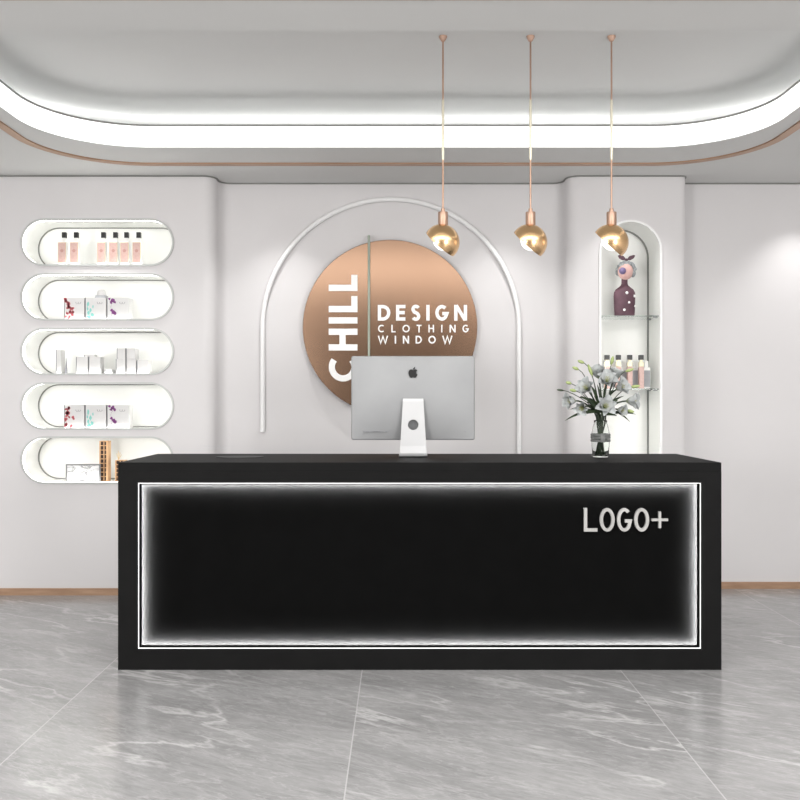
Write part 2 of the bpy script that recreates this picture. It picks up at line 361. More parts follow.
# ================================================================ WALL NICHES
NL = ['topmost oblong lit wall niche, holding the pink bottles with black caps', 'second oblong lit wall niche from the top, with three printed boxes and a jar',
      'middle oblong lit wall niche, holding only plain white boxes', 'fourth oblong lit wall niche from the top, with three printed boxes and no jar', 'lowest oblong lit wall niche, partly behind the black desk, with the wooden racks']
def grow(i, d): return rrect(NX0-d, NX1+d, nz_(i)-NH/2-d, nz_(i)+NH/2+d, NH/2+d, 14)
for i in range(5):
    t = thing('wall_niche', NL[i], 'niche shelf', ((NX0+NX1)/2, YN, nz_(i)-NH/2), 'oblong wall niches on the left')
    bm = bmesh.new(); ring(bm, grow(i, .005), grow(i, 0), YN+.001, YN+ND, 'xz'); rel(link('liner', bm, 'niche', t, smooth=30))
    bm = bmesh.new(); prism(bm, grow(i, .005), YN+ND, YN+ND+.008, 'xz'); rel(link('back_panel', bm, 'niche', t))
    bm = bmesh.new(); ring(bm, grow(i, .008), grow(i, -.004), YN-.010, YN-.0003, 'xz'); rel(tag(link('rim', bm, 'rim', t, smooth=30), 'grey outer rim'))
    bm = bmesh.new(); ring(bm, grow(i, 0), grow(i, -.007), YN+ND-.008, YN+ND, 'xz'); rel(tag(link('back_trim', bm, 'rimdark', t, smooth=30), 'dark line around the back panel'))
    bm = bmesh.new(); ring(bm, grow(i, 0), grow(i, -.003), YN+.012, YN+.030, 'xz'); rel(tag(link('light_strip', bm, 'led_niche', t, smooth=30), 'glowing strip inside the rim'))
t = thing('arched_niche', 'tall arched lit niche in the right pillar with glass shelves', 'niche shelf', ((AX0+AX1)/2, YN, AZ0))
def ag(d): return arch(AX0-d, AX1+d, AZ0-d, AZ1+d)
AD = ND+.02
bm = bmesh.new(); ring(bm, ag(.005), ag(0), YN+.001, YN+AD, 'xz'); rel(link('liner', bm, 'niche', t, smooth=30))
bm = bmesh.new(); prism(bm, ag(.005), YN+AD, YN+AD+.004, 'xz'); rel(link('back_panel', bm, 'niche', t))
bm = bmesh.new(); ring(bm, ag(.010), ag(-.004), YN-.010, YN-.0003, 'xz'); rel(link('rim', bm, 'whitetube', t, smooth=30))
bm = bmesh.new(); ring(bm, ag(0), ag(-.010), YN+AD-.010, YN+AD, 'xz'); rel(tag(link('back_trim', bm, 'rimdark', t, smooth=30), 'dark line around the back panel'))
# glass shelves with lamps under them
SZ = [1.3-(315-400)*SN, 1.3-(388.5-400)*SN]
for k, z in enumerate(SZ):
    s = thing('glass_shelf', ['upper glass shelf in the arched niche, under the doll figurine', 'lower glass shelf in the arched niche, under the capped bottles'][k], 'shelf', ((AX0+AX1)/2, YN, z), 'glass shelves in the arched niche')
    bm = bmesh.new(); box(bm, AX0+.002, AX1-.002, YN+.03, YN+AD-.012, z-.008, z); rel(link('pane', bm, 'shelfglass', s))
    for xx, dx in ((AX0, .03), (AX1-.03, .03)):
        for yy in (YN+.06, YN+.22):
            bm = bmesh.new(); box(bm, xx+.001, xx+dx-.001, yy, yy+.012, z-.0145, z-.0085, bev=.002); rel(link('bracket', bm, 'alu', s))
for z0_, z1_ in ((AZ0+.01, SZ[1]-.03), (SZ[1]+.012, SZ[0]-.075), (SZ[0]+.012, AZ1-.21)):
    bm = bmesh.new(); box(bm, AX0+.001, AX0+.007, YN+.008, YN+.03, z0_, z1_)
    rel(tag(link('light_strip', bm, 'led_niche', t), 'upright glowing strip inside the rim'))

# ================================================================ WALL DECOR
# white tube arch
cx, czz, R_ = (262.5+519)/2, 327.5, (519-262.5)/2
pts = []
D_ = YR-.02
for k in range(9): pts.append(P(262.5, 432-(432-czz)*k/8, D_))
for k in range(1, 48):
    a = math.pi*(1-k/48); pts.append(P(cx+R_*math.cos(a), czz-R_*math.sin(a), D_))
for k in range(9): pts.append(P(519, czz+(470-czz)*k/8, D_))
o0 = pts[0].copy()
bm = bmesh.new(); tube(bm, [p-o0 for p in pts], .0165, 14)
tag(link('arch_tube', bm, 'whitetube', smooth=50, loc=o0), 'slim white tube arch mounted on the wall around the round copper sign', 'wall decoration')
# copper disc sign
DD = 6.10
c0 = P(390, 327, DD)
sg = thing('wall_sign', 'round brushed copper sign with white lettering on the wall inside the white arch', 'sign', c0)
r = 87.3*DD/F
bm = bmesh.new()
pr = [(r-.003, 0), (r, .003), (r, .022), (r-.003, .025)]
rows = [[bm.verts.new((q*math.cos(2*math.pi*k/96), h, q*math.sin(2*math.pi*k/96))) for k in range(96)] for q, h in pr]
for a, b_ in zip(rows, rows[1:]):
    for k in range(96): bm.faces.new((a[k], a[(k+1) % 96], b_[(k+1) % 96], b_[k]))
bm.faces.new(rows[0]); bm.faces.new(rows[-1])
link('disc', bm, 'disc', sg, smooth=20)
for a in (45, 135, 225, 315):
    bm = bmesh.new(); x, z = .4*math.cos(math.radians(a)), .4*math.sin(math.radians(a)); prism(bm, circ(x, z, .012, 12), .025, YR-DD, 'xz')
    link('standoff', bm, 'alu', sg)
# stroke lettering
def A_(cx, cy, rx, ry, a0, a1, n=16): return [(cx+rx*math.cos(math.radians(a0+(a1-a0)*k/n)), cy+ry*math.sin(math.radians(a0+(a1-a0)*k/n))) for k in range(n+1)]
def glyph(ch, s, wd):                     # strokes inset by half a stroke; cap height 1
    h = s/2; x0, x1, y0, y1 = h, wd-h, h, 1-h; xm = wd/2
    if ch == 'C': return [A_(xm+(x1-x0)*.08, .5, (x1-x0)*.58, .5-h, 52, 308, 28)]
    if ch == 'G': return [A_(xm, .5, (x1-x0)*.5, .5-h, 48, 318, 28)+[(x1, .45+0), (xm+.02, .45)]]
    if ch == 'H': return [[(x0, 0), (x0, 1)], [(x1, 0), (x1, 1)], [(x0, .52), (x1, .52)]]
    if ch == 'I': return [[(xm, 0), (xm, 1)]]
    if ch == 'L': return [[(x0, 1), (x0, y0), (wd, y0)]]
    if ch == 'E': return [[(wd, y1), (x0, y1), (x0, y0), (wd, y0)], [(x0, .51), (wd*.93, .51)]]
    if ch == 'T': return [[(0, y1), (wd, y1)], [(xm, 0), (xm, 1-h)]]
    if ch == 'N': return [[(x0, 0), (x0, 1)], [(x1, 0), (x1, 1)], [(x0+h*.2, .97), (x1-h*.2, .03)]]
    if ch == 'D': return [[(x0, y0), (x0, y1)] + A_(xm*.72+x0*.3, .5, x1-(xm*.72+x0*.3), .5-h, 90, -90, 20) + [(x0, y0)]]
    if ch == 'O': return [A_(xm, .5, xm-h, .5-h, 90, 450, 40)]
    if ch == 'S': return [A_(xm, .5+(.25-h/4), (x1-x0)*.47, .25-h/1.6, 28, 200, 14)[:-1] + [(xm-(x1-x0)*.25, .55), (xm+(x1-x0)*.22, .46)] + A_(xm, .25+h/4, (x1-x0)*.47, .25-h/1.6, 20, -152, 14)]
    if ch == 'W': return [[(x0*.7, 1), (wd*.27, .03), (xm, .93), (wd*.73, .03), (wd-x0*.7, 1)]]
    if ch == '+': return [[(0, .5), (wd, .5)], [(xm, .5-wd/2), (xm, .5+wd/2)]]
def ribbon(bm, pts, s, f, y0, y1):
    V = [Vector(p) for p in pts]; Lf, Rt = [], []
    closed = (V[0]-V[-1]).length < 1e-3
    if closed: V = V[:-1]
    n = len(V)
    for i in range(n):
        a = (V[i]-V[i-1]).normalized() if (i or closed) else (V[1]-V[0]).normalized()
        b = (V[(i+1) % n]-V[i]).normalized() if (i < n-1 or closed) else a
        na, nb = Vector((-a.y, a.x)), Vector((-b.y, b.x)); mm = (na+nb)
        mm = na if mm.length < 1e-4 else mm.normalized(); k = min(1/max(mm.dot(na), .3), 2.2)
        Lf.append(V[i]+mm*s/2*k); Rt.append(V[i]-mm*s/2*k)
    ring(bm, [f(p) for p in Lf], [f(p) for p in Rt], y0, y1, 'xz', closed=closed)
WD = dict(C=.86, H=.74, I=.24, L=.56, D=.80, E=.58, S=.60, G=.84, N=.80, T=.66, O=.96, W=1.28)
def word(name, text, px0, px1, pyt, pyb, s, D, y0, y1, parent, mat_, vertical=False, wd=WD, org=None):
    # (px0..px1) the run of the word, (pyt..pyb) the cap height, both in units of the wall plane
    k = D/F; run = (px1-px0); cap = abs(pyb-pyt)
    tot = sum(wd[c] for c in text)*cap; gap = (run-tot)/(len(text)-1)
    x = px0
    for ch in text:
        bm = bmesh.new()
        for si, st in enumerate(glyph(ch, s, wd[ch])):
            if vertical:    # reading upwards: run is measured up from the bottom, caps point left
                f = lambda p: ((-(p[1])*cap+pyb-400)*k-org.x, CH-(px_base-(x+p[0]*cap)-400)*k-org.z)
            else:
                f = lambda p: ((x+p[0]*cap-400)*k-org.x, CH-(pyb-p[1]*cap-400)*k-org.z)
            ribbon(bm, st, s, f, y0-.0004*si, y1)
        x += wd[ch]*cap+gap; link('letter', bm, mat_, parent)
px_base = 381.5
wv = dict(WD); wv.update(C=.90, H=.76, L=.56, I=.22)
word('chill_lettering', 'CHILL', 0, 106.5, 328.8, 357.5, .215, DD, -.008, 0, sg, 'text', True, wv, c0)
word('design_lettering', 'DESIGN', 377.8, 467, 305, 320.7, .21, DD, -.007, 0, sg, 'text', org=c0, wd=dict(WD, I=.22, D=.80, E=.60, G=.84, N=.82))
word('clothing_lettering', 'CLOTHING', 378, 468.8, 324.8, 332.4, .17, DD, -.005, 0, sg, 'text', org=c0)
word('window_lettering', 'WINDOW', 378, 452.3, 335.8, 343.6, .18, DD, -.005, 0, sg, 'text', org=c0)
bm = bmesh.new(); p1 = P(369, 236, DD)-c0; p2 = P(369, 402, DD)-c0
tube(bm, [(p1.x, -.012, p1.z), (p2.x, -.012, p2.z)], .0085, 12); rod = link('divider_rod', bm, 'sage', sg, smooth=50); tag(rod, 'slim upright sage green rod')
bm = bmesh.new(); tube(bm, [(p1.x, -.012, p1.z), (p1.x, YR-DD, p1.z)], .006, 10); link('rod_peg', bm, 'sage', rod, smooth=50)

# ================================================================ RECEPTION DESK
SD = 1.3/270; DY0, DY1 = 4.3, 5.0
dX0, dX1, dZ = -282*SD, 321.5*SD, 1.3-62.5*SD
ix0, ix1, iz0, iz1 = (138.3-400)*SD, (700.7-400)*SD, 1.3-248.5*SD, 1.3-83*SD
dk = thing('reception_desk', 'long black reception desk with a lit recessed front panel standing on the marble floor', 'desk', ((dX0+dX1)/2, (DY0+DY1)/2, 0))
bm = bmesh.new()
TT = .045
box(bm, dX0, ix0, DY0, DY1, 0, dZ-TT); box(bm, ix1, dX1, DY0, DY1, 0, dZ-TT)
box(bm, ix0, ix1, DY0, DY1-.25, 0, iz0); box(bm, ix0, ix1, DY0, DY0+.12, iz1, dZ-TT)
rel(link('carcass', bm, 'desk', dk))
bm = bmesh.new(); box(bm, dX0, dX1, DY0, DY1, dZ-TT, dZ, bev=.0015); rel(link('countertop', bm, 'desk', dk))
RD = .05
bm = bmesh.new(); box(bm, ix0, ix1, DY0+RD, DY0+RD+.018, iz0, iz1); pn = rel(tag(link('front_panel', bm, 'deskpanel', dk), 'matte black recessed panel'))
bm = bmesh.new(); q = .0022
ring(bm, [(ix0, iz0), (ix1, iz0), (ix1, iz1), (ix0, iz1)], [(ix0+q, iz0+q), (ix1-q, iz0+q), (ix1-q, iz1-q), (ix0+q, iz1-q)], DY0-.001, DY0+.004, 'xz')
rel(tag(link('edge_line', bm, 'line_desk', dk), 'thin white line around the recess'))
bm = bmesh.new(); q = .003; a = DY0+RD-.0125
ring(bm, [(ix0+.0005, iz0+.0005), (ix1-.0005, iz0+.0005), (ix1-.0005, iz1-.0005), (ix0+.0005, iz1-.0005)], [(ix0+q, iz0+q), (ix1-q, iz0+q), (ix1-q, iz1-q), (ix0+q, iz1-q)], a, a+.012, 'xz')
b2 = bmesh.new(); q = .009
def rr4(d): return [(ix0+d, iz0+d), (ix1-d, iz0+d), (ix1-d, iz1-d), (ix0+d, iz1-d)]
bm.free(); bm = bmesh.new(); a = DY0+RD-.023
ring(bm, rr4(.0008), rr4(q-.0015), a, a+.001, 'xz')
ring(b2, rr4(.0003), rr4(q), a-.002, a-.0003, 'xz'); ring(b2, rr4(q-.0010), rr4(q), a-.0003, a+.0020, 'xz')
rel(link('strip_lip', b2, 'desk', dk))
rel(tag(link('light_strip', bm, 'led_desk', dk), 'glowing white strip around the panel'))
wl = {'L': .57, 'O': .63, 'G': .63, '+': .70}
k = (DY0+RD)/F; cap = 23.4; x = 583.5
gap = (83.8-sum(wl[c] for c in 'LOGO+')*cap)/4
for ch in 'LOGO+':
    bm = bmesh.new(); sw = .105 if ch == '+' else .135
    for si, st in enumerate(glyph(ch, sw, wl[ch])):
        ribbon(bm, st, sw, lambda p: ((x+p[0]*cap-400)*k, CH-(531.2-p[1]*cap-400)*k), DY0+RD-.014-.0004*si, DY0+RD)
    rel(tag(link('letter', bm, 'metaltext', dk), 'raised silver %s of the front lettering' % ('plus sign' if ch == '+' else 'letter '+ch)))
    x += wl[ch]*cap+gap

# ================================================================ ON THE DESK
# all-in-one computer, back towards us
DM = 4.735; kM = DM/F
mc = Vector(((413-400)*kM, DM, dZ))
im = thing('desktop_computer', 'silver all-in-one computer seen from behind on the black desk', 'computer', mc)
hw, zb, zt = 61.8*kM, 1.3-(440-400)*kM-dZ, 1.3-(356-400)*kM-dZ
bm = bmesh.new(); zc = (zb+zt)/2; hh = (zt-zb)/2
lev = [(1.0, .014), (1.0, .003), (.995, 0.0)] + [(s_, -1) for s_ in (.985, .97, .94, .9, .85, .8, .73, .66, .58, .5, .42, .34, .26, .18, .1, .03)]
rows = []
for s, d in lev:
    rr_ = []
    q_ = rrect(-hw*s, hw*s, -hh*s, hh*s, .012*s, 6)
    for i_, p_ in enumerate(q_):          # more points along each straight side
        n_ = q_[(i_+1) % len(q_)]; m_ = 14 if math.hypot(n_[0]-p_[0], n_[1]-p_[1]) > .05*s else 1
        rr_ += [(p_[0]+(n_[0]-p_[0])*j_/m_, p_[1]+(n_[1]-p_[1])*j_/m_) for j_ in range(m_)]
    rows.append([bm.verts.new((p[0], d if d >= 0 else -.040*(1-abs(p[0]/hw)**2.0)*(1-abs(p[1]/hh)**2.0)-.0015, zc+p[1])) for p in rr_])
for a_, b_ in zip(rows, rows[1:]):
    n = len(a_)
    for k in range(n): bm.faces.new((a_[k], a_[(k+1) % n], b_[(k+1) % n], b_[k]))
bm.faces.new(rows[-1]); bm.faces.new(rows[0])
body = link('casing', bm, 'alu', im, smooth=60)
bm = bmesh.new(); prism(bm, rrect(-hw+.004, hw-.004, zb+.07, zt-.004, .009, 6), .0142, .0165, 'xz'); link('screen', bm, 'screen', im)
# fruit emblem
def bez(p0, p1, p2, p3, n=10): return [tuple((1-t)**3*a+3*(1-t)**2*t*b+3*(1-t)*t*t*c+t**3*d for a, b, c, d in zip(p0, p1, p2, p3)) for t in [i/n for i in range(n)]]
ap = bez((0, .62), (.18, .62), (.28, .80), (.55, .74)) + bez((.55, .74), (.68, .71), (.76, .62), (.80, .55)) + bez((.80, .55), (.48, .36), (.50, -.10), (.86, -.24)) \
   + bez((.86, -.24), (.76, -.55), (.55, -.86), (.36, -.86)) + bez((.36, -.86), (.20, -.86), (.15, -.76), (0, -.76)) + bez((0, -.76), (-.15, -.76), (-.20, -.86), (-.34, -.86)) \
   + bez((-.34, -.86), (-.62, -.86), (-.90, -.30), (-.90, .10)) + bez((-.90, .10), (-.90, .50), (-.66, .76), (-.40, .76)) + bez((-.40, .76), (-.22, .76), (-.14, .62), (0, .62))
lf = bez((0, .72), (0, 1.0), (.18, 1.20), (.40, 1.22)) + bez((.40, 1.22), (.42, .98), (.22, .74), (0, .72))
es = 5.1*kM; ec = Vector((0, 0, 1.3-(373.5-400)*kM-dZ)); bm = bmesh.new()
prism(bm, [(ec.x+x*es, ec.z+z*es) for x, z in ap], -.0385, -.020, 'xz'); prism(bm, [(ec.x+x*es, ec.z+z*es) for x, z in lf], -.0385, -.015, 'xz')
link('emblem', bm, 'black', im)
bm = bmesh.new()
zz = 1.3-(431.5-400)*kM-dZ
for nm_, lst in (('port_row', [(364, 1.2), (366.5, .9), (368, 2.2), (372, .8), (373.8, .8), (375.6, .8), (377.4, .8), (379.2, .8), (381, .8), (382.8, .8), (386.3, 1.8)]), ('lock_slot', [(465, .5)])):
  bm = bmesh.new()
  for xpx, wpx in lst: x = (xpx-413)*kM; box(bm, x-wpx*kM/2, x+wpx*kM/2, -.0200, -.002, zz-.002, zz+.002)
  tag(link(nm_, bm, 'ink', im), kind='stuff' if nm_ == 'port_row' else None)
# stand: bent sheet with a cable hole
ztop = 1.3-(399-400)*kM-dZ
prof = [(-.052, ztop), (-.058, ztop-.012), (-.068, .06), (-.072, .022), (-.070, .012), (-.06, .006), (-.04, .004), (.125, .004)]
hwz = lambda z: .053+(.0715-.053)*(1-min(z/ztop, 1))
bm = bmesh.new(); rows = []
for i, (y, z) in enumerate(prof):
    a_ = Vector(prof[max(i-1, 0)]); b_ = Vector(prof[min(i+1, len(prof)-1)]); tn = (b_-a_).normalized(); nn = Vector((tn.y, -tn.x))*-1
    wv_ = hwz(z) if z > .015 else .074
    th = .004
    rows.append([bm.verts.new((sx_*wv_, y+nn.x*s_*th, z+nn.y*s_*th)) for sx_, s_ in ((-1, -1), (1, -1), (1, 1), (-1, 1))])
for a_, b_ in zip(rows, rows[1:]):
    for k in range(4): bm.faces.new((a_[k], a_[(k+1) % 4], b_[(k+1) % 4], b_[k]))
bm.faces.new(rows[0]); bm.faces.new(rows[-1])
std = link('stand', bm, 'alulight', im)
cb = bmesh.new(); prism(cb, circ(0, 1.3-(424.5-400)*kM-dZ, .0275, 32), -.12, -.045, 'xz'); bmesh.ops.recalc_face_normals(cb, faces=cb.faces)
cm = bpy.data.meshes.new('c'); cb.to_mesh(cm); cb.free(); co = bpy.data.objects.new('c', cm); co.location = mc; COL.objects.link(co)
bpy.context.view_layer.update(); boolean(std, co)
tag(std, 'pale silver stand with a round cable hole')
bm = bmesh.new(); box(bm, -.03, .03, -.056, -.034, ztop-.06, ztop-.01, bev=.004); link('hinge', bm, 'alu', im)
# leftover shadow left of the computer, painted as a thin dark oval
pc = Vector(((237.5-400)*4.63/F, 4.70, dZ))
bm = bmesh.new(); prism(bm, circ(0, 0, .125, 48, .085), 0, .003, 'xy')
tag(link('shadow_oval', bm, 'shadowtone', loc=pc), 'thin dark oval painted as a leftover shadow on the left of the desk top', 'painted shadow')

# vase
DV = 4.69; kV = DV/F
vc = Vector(((600.5-400)*kV, DV, dZ))
vs = thing('glass_vase', 'clear glass vase with a grey band, standing on the right of the desk', 'vase', vc)
H = .195
outer = [(.036, 0), (.041, .003), (.043, .02), (.0465, .06), (.0475, .10), (.046, .13), (.040, .16), (.034, .178), (.034, H)]
inner = [(.0315, H), (.0315, .178), (.0375, .16), (.0435, .13), (.0450, .10), (.0440, .06), (.0405, .02), (.037, .010), (.02, .009)]
bm = bmesh.new(); lathe(bm, outer+inner, 40); link('glass_body', bm, 'glass', vs, smooth='all')
bm = bmesh.new()
for z0 in (.082, .098, .112):
    lathe(bm, [(.0488, z0), (.0515, z0+.002), (.0515, z0+.011), (.0488, z0+.013)], 40, cap=False)
    lathe(bm, [(.0483, z0), (.0483, z0+.013)], 40, cap=False)
box(bm, -.012, .012, -.056, -.050, .080, .128, bev=.002)
link('band', bm, 'wrap', vs, smooth=40)

# lilies -------------------------------------------------------------
def petal_bm(Ln, Wd, curl, open_, nu=10, nv=6):
    bm = bmesh.new(); g_ = []
    for i in range(nu+1):
        t = i/nu
        a = math.radians(open_)*(t**.6) + math.radians(curl)*t*t*t   # bend away from the axis (local +z)
        g_.append((t, a))
    r = .003; z = 0; rows = []
    for i, (t, a) in enumerate(g_):
        if i: r += Ln/nu*math.sin(a); z += Ln/nu*math.cos(a)
        wdt = Wd*(math.sin(math.pi*min(t*.93+.07, 1))**.8)*(1-.12*t)+.0008
        row = []
        for j in range(nv+1):
            u = (j/nv-.5)*2
            ridge = -.22*wdt*(1-abs(u))**1.5 + .06*wdt*math.sin(t*14+u*3)
            row.append(bm.verts.new((r+math.cos(a)*(u*u*wdt*.35+ridge)*-1, u*wdt/2, z+math.sin(a)*(u*u*wdt*.35+ridge))))
        rows.append(row)
    for a_, b_ in zip(rows, rows[1:]):
        for j in range(nv): bm.faces.new((a_[j], a_[j+1], b_[j+1], b_[j]))
    return bm
def orient(d):
    d = Vector(d).normalized(); return d.to_track_quat('Z', 'Y')
neck = Vector((vc.x, DV, dZ+H-.01))
def stem_pts(tip, d, foot, nk):
    """a curve from the vase bottom through the neck to the tip, arriving along d"""
    tip = Vector(tip); d = Vector(d).normalized(); pts = [foot, foot.lerp(nk, .5)]
    p0, p1, p2, p3 = nk, nk+Vector((0, 0, .07)), tip-d*.05, tip
    for i in range(9):
        t = i/8; pts.append((1-t)**3*p0+3*(1-t)**2*t*p1+3*(1-t)*t*t*p2+t**3*p3)
    return pts
def leaf_bm(pts, wd, nrm):
    bm = bmesh.new(); rows = []; n = len(pts)
    for i, p in enumerate(pts):
        t = i/(n-1); tg = (pts[min(i+1, n-1)]-pts[max(i-1, 0)]).normalized(); s = tg.cross(nrm).normalized()
        w_ = wd*math.sin(math.pi*min(.08+.92*t, .995))**.75; up = s.cross(tg).normalized()
        rows.append([bm.verts.new(p+s*w_*u/2+up*w_*.22*abs(u)) for u in (-1, -.5, 0, .5, 1)])
    for a_, b_ in zip(rows, rows[1:]):
        for j in range(4): bm.faces.new((a_[j], a_[j+1], b_[j+1], b_[j]))
    return bm
rnd = random.Random(3)
def seat(k, n):
    a = 2*math.pi*k/n*2.4; q = .010+.017*((k*.618) % 1)
    foot = Vector((vc.x+.9*q*math.cos(a+2.4)*1.35, DV+q*math.sin(a+2.4)*1.2, dZ+.012)); nk = neck+Vector((q*math.cos(a)*.95, q*math.sin(a)*.95, 0))
    return foot, nk
GL = 'lily stems in the glass vase'
def leaf(parent, base, a_px, mid_up, wd, dy, org):
    tip = P(a_px[0], a_px[1], DV+dy); base = Vector(base); mid = base.lerp(tip, .5)+Vector((0, 0, mid_up))
    pts = [((1-t)**2*base+2*(1-t)*t*mid+t*t*tip)-org for t in [i/9 for i in range(10)]]
    return link('leaf', leaf_bm(pts, wd, Vector((0.25, -1, .6)).normalized()), 'leaf', parent, smooth='all')
#  (px, py, dDepth), facing, petal length, opening, curl, [leaves: (tip px), lift, width, dy]
flowers = [
 ((605.6, 406, -.105), (.05, -1, .22), .070, 66, 34, [((588, 398), .03, .022, -.03), ((594, 396), .015, .02, -.04), ((617, 416), .01, .022, -.07)], 'open white lily facing forward, lowest in the centre of the bouquet, above the vase'),
 ((607, 380, -.06), (-.05, -.85, .62), .074, 60, 30, [((604, 388), .02, .016, -.06), ((612, 390), .02, .018, -.04)], 'open white lily at the upper centre of the bouquet, right above the lowest central bloom'),
 ((586, 388, -.07), (-.55, -.8, .42), .074, 52, 30, [((590, 385), .03, .022, -.05), ((579, 397), .03, .02, -.03)], 'large white lily on the upper left of the bouquet'),
 ((621, 387, -.06), (.6, -.75, .40), .070, 50, 30, [((624, 396), .03, .016, -.05)], 'white lily on the upper right of the bouquet, beside the black-capped bottles'),
 ((571, 401, -.04), (-.9, -.45, -.05), .066, 44, 35, [((569.5, 409.5), .03, .014, -.05), ((586, 405), .02, .022, .02), ((596, 402), .01, .022, .03)], 'white lily at the far left side of the bouquet'),
 ((582, 408, -.09), (-.45, -.75, -.25), .056, 50, 35, [((564.5, 421), .035, .014, -.07), ((586, 414), .01, .018, -.09)], 'small white lily on the lower left of the bouquet, drooping'),
 ((632, 401, -.05), (.9, -.5, .0), .070, 46, 32, [((636, 414.5), .03, .014, -.05), ((618, 400), .02, .022, -.04), ((612, 398), .01, .02, .02)], 'white lily at the far right side of the bouquet'),
 ((598, 373, .01), (-.25, -.35, .9), .070, 34, 40, [((597, 384), .02, .016, -.03)], 'white lily pointing up at the top left of the bouquet'),
 ((615, 375, .02), (.25, -.3, .9), .066, 36, 40, [((630, 422), .04, .015, -.08), ((627, 419), .035, .011, -.05)], 'white lily pointing up at the top right of the bouquet'),
 ((621, 410, -.08), (.55, -.8, -.15), .050, 40, 35, [((633, 414), .015, .012, -.09)], 'small half-open white lily on the lower right of the bouquet'),
]
NT = len(flowers)+10
for fi, ((px, py, dd), d, Ln, op, cu, lvs, lab) in enumerate(flowers):
    hp = P(px, py, DV+dd); d = Vector(d).normalized(); Ln *= 1.12; hp = hp-d*Ln*.35
    foot, nk = seat(fi, NT)
    t = thing('lily', lab, 'flower', foot, GL)
    bm = bmesh.new(); sp_ = stem_pts(hp, d, foot, nk); tube(bm, [p-foot for p in sp_], [.0042]*len(sp_), 8); link('stem', bm, 'stem', t, smooth='all')
    qt = orient(d); spin = rnd.uniform(0, 60)
    for k in range(6):
        o = link('petal', petal_bm(Ln*(1.0 if k % 2 else .95), Ln*(.76 if k % 2 else .56), cu, op+(3 if k % 2 else 0)), 'petal', t, smooth='all')
        o.matrix_local = Matrix.Translation(hp-foot+d*(.0 if k % 2 else -.001)) @ qt.to_matrix().to_4x4() @ Matrix.Rotation(math.radians(60*k+spin), 4, 'Z')
    bm = bmesh.new()
    for k in range(6):
        a = math.radians(60*k+spin+20); e = Vector((math.cos(a)*.011, math.sin(a)*.011, Ln*.55))
        tube(bm, [(0, 0, 0), e*.5+Vector((0, 0, .004)), e], .0007, 5); ball(bm, e, .0022, 6, 5, sc3=(1.6, .8, .8))
    tube(bm, [(0, 0, 0), (0, 0, Ln*.62)], .0012, 5); ball(bm, (0, 0, Ln*.62), .0026, 6, 5)
    o = link('stamens', bm, 'stamen', t, smooth='all'); o.matrix_local = Matrix.Translation(hp-foot) @ qt.to_matrix().to_4x4()
    for (tp, up_, wd_, dy) in lvs: leaf(t, nk+Vector((0, -.01, .035+.01*(fi % 3))), tp, up_, wd_, dy, foot)
buds = [
 ((581.5, 362, .0), (-.92, -.1, .35), .034, 'green bud at the very top left of the bouquet, leaning left'),
 ((590.5, 371, -.02), (-.35, -.1, .9), .058, 'long green bud standing up left of the top blooms'),
 ((576, 368.5, -.01), (-.9, -.1, .35), .032, 'green bud on the left, between the topmost left bud and the middle left bud'),
 ((569, 383, -.04), (-.95, -.2, .25), .028, 'green bud at mid height on the left edge of the bouquet'),
 ((573.5, 390.5, -.08), (-.8, -.5, .15), .040, 'pale green bud over the petals of the far left lily'),
 ((612, 361, .0), (.2, -.1, .97), .040, 'green bud standing upright at the very top of the bouquet'),
 ((629, 370.3, -.01), (.92, -.1, .28), .040, 'green bud leaning right in front of the capped bottles'),
 ((634.5, 386.5, -.04), (.96, -.2, .12), .044, 'yellow green bud pointing right below the bottles'),
 ((561, 390.2, -.02), (-.97, -.15, .12), .034, 'thin dark bud furthest to the left'),
 ((630, 411, -.07), (.9, -.35, -.25), .034, 'pale green bud at the lower right, pointing down and right'),
]
for bi, ((px, py, dd), d, Ln, lab) in enumerate(buds):
    d = Vector(d).normalized(); c_ = P(px, py, DV+dd); bp_ = c_-d*Ln*.5
    foot, nk = seat(len(flowers)+bi, NT)
    t = thing('lily_bud', lab, 'flower bud', foot, 'closed buds in the bouquet')
    bm = bmesh.new(); sp_ = stem_pts(bp_, d, foot, nk); tube(bm, [p-foot for p in sp_], .0021, 7); link('stem', bm, 'stem', t, smooth='all')
    bm = bmesh.new(); Ln *= 1.15; wf = .0036 if bi == 8 else .0068
    lathe(bm, [(.0022+wf*math.sin(math.pi*k/10)**.8, Ln*k/10) for k in range(11)], 10)
    o = link('bud', bm, 'leaf' if bi == 8 else 'bud', t, smooth='all'); o.matrix_local = Matrix.Translation(bp_-foot) @ orient(d).to_matrix().to_4x4()
    if bi in (1, 4, 5, 7): leaf(t, nk+Vector((0, -.012, .04)), [(586, 402), (580, 396), (600, 392), (622, 402)][(1, 4, 5, 7).index(bi)], .03, .017, -.06, foot)

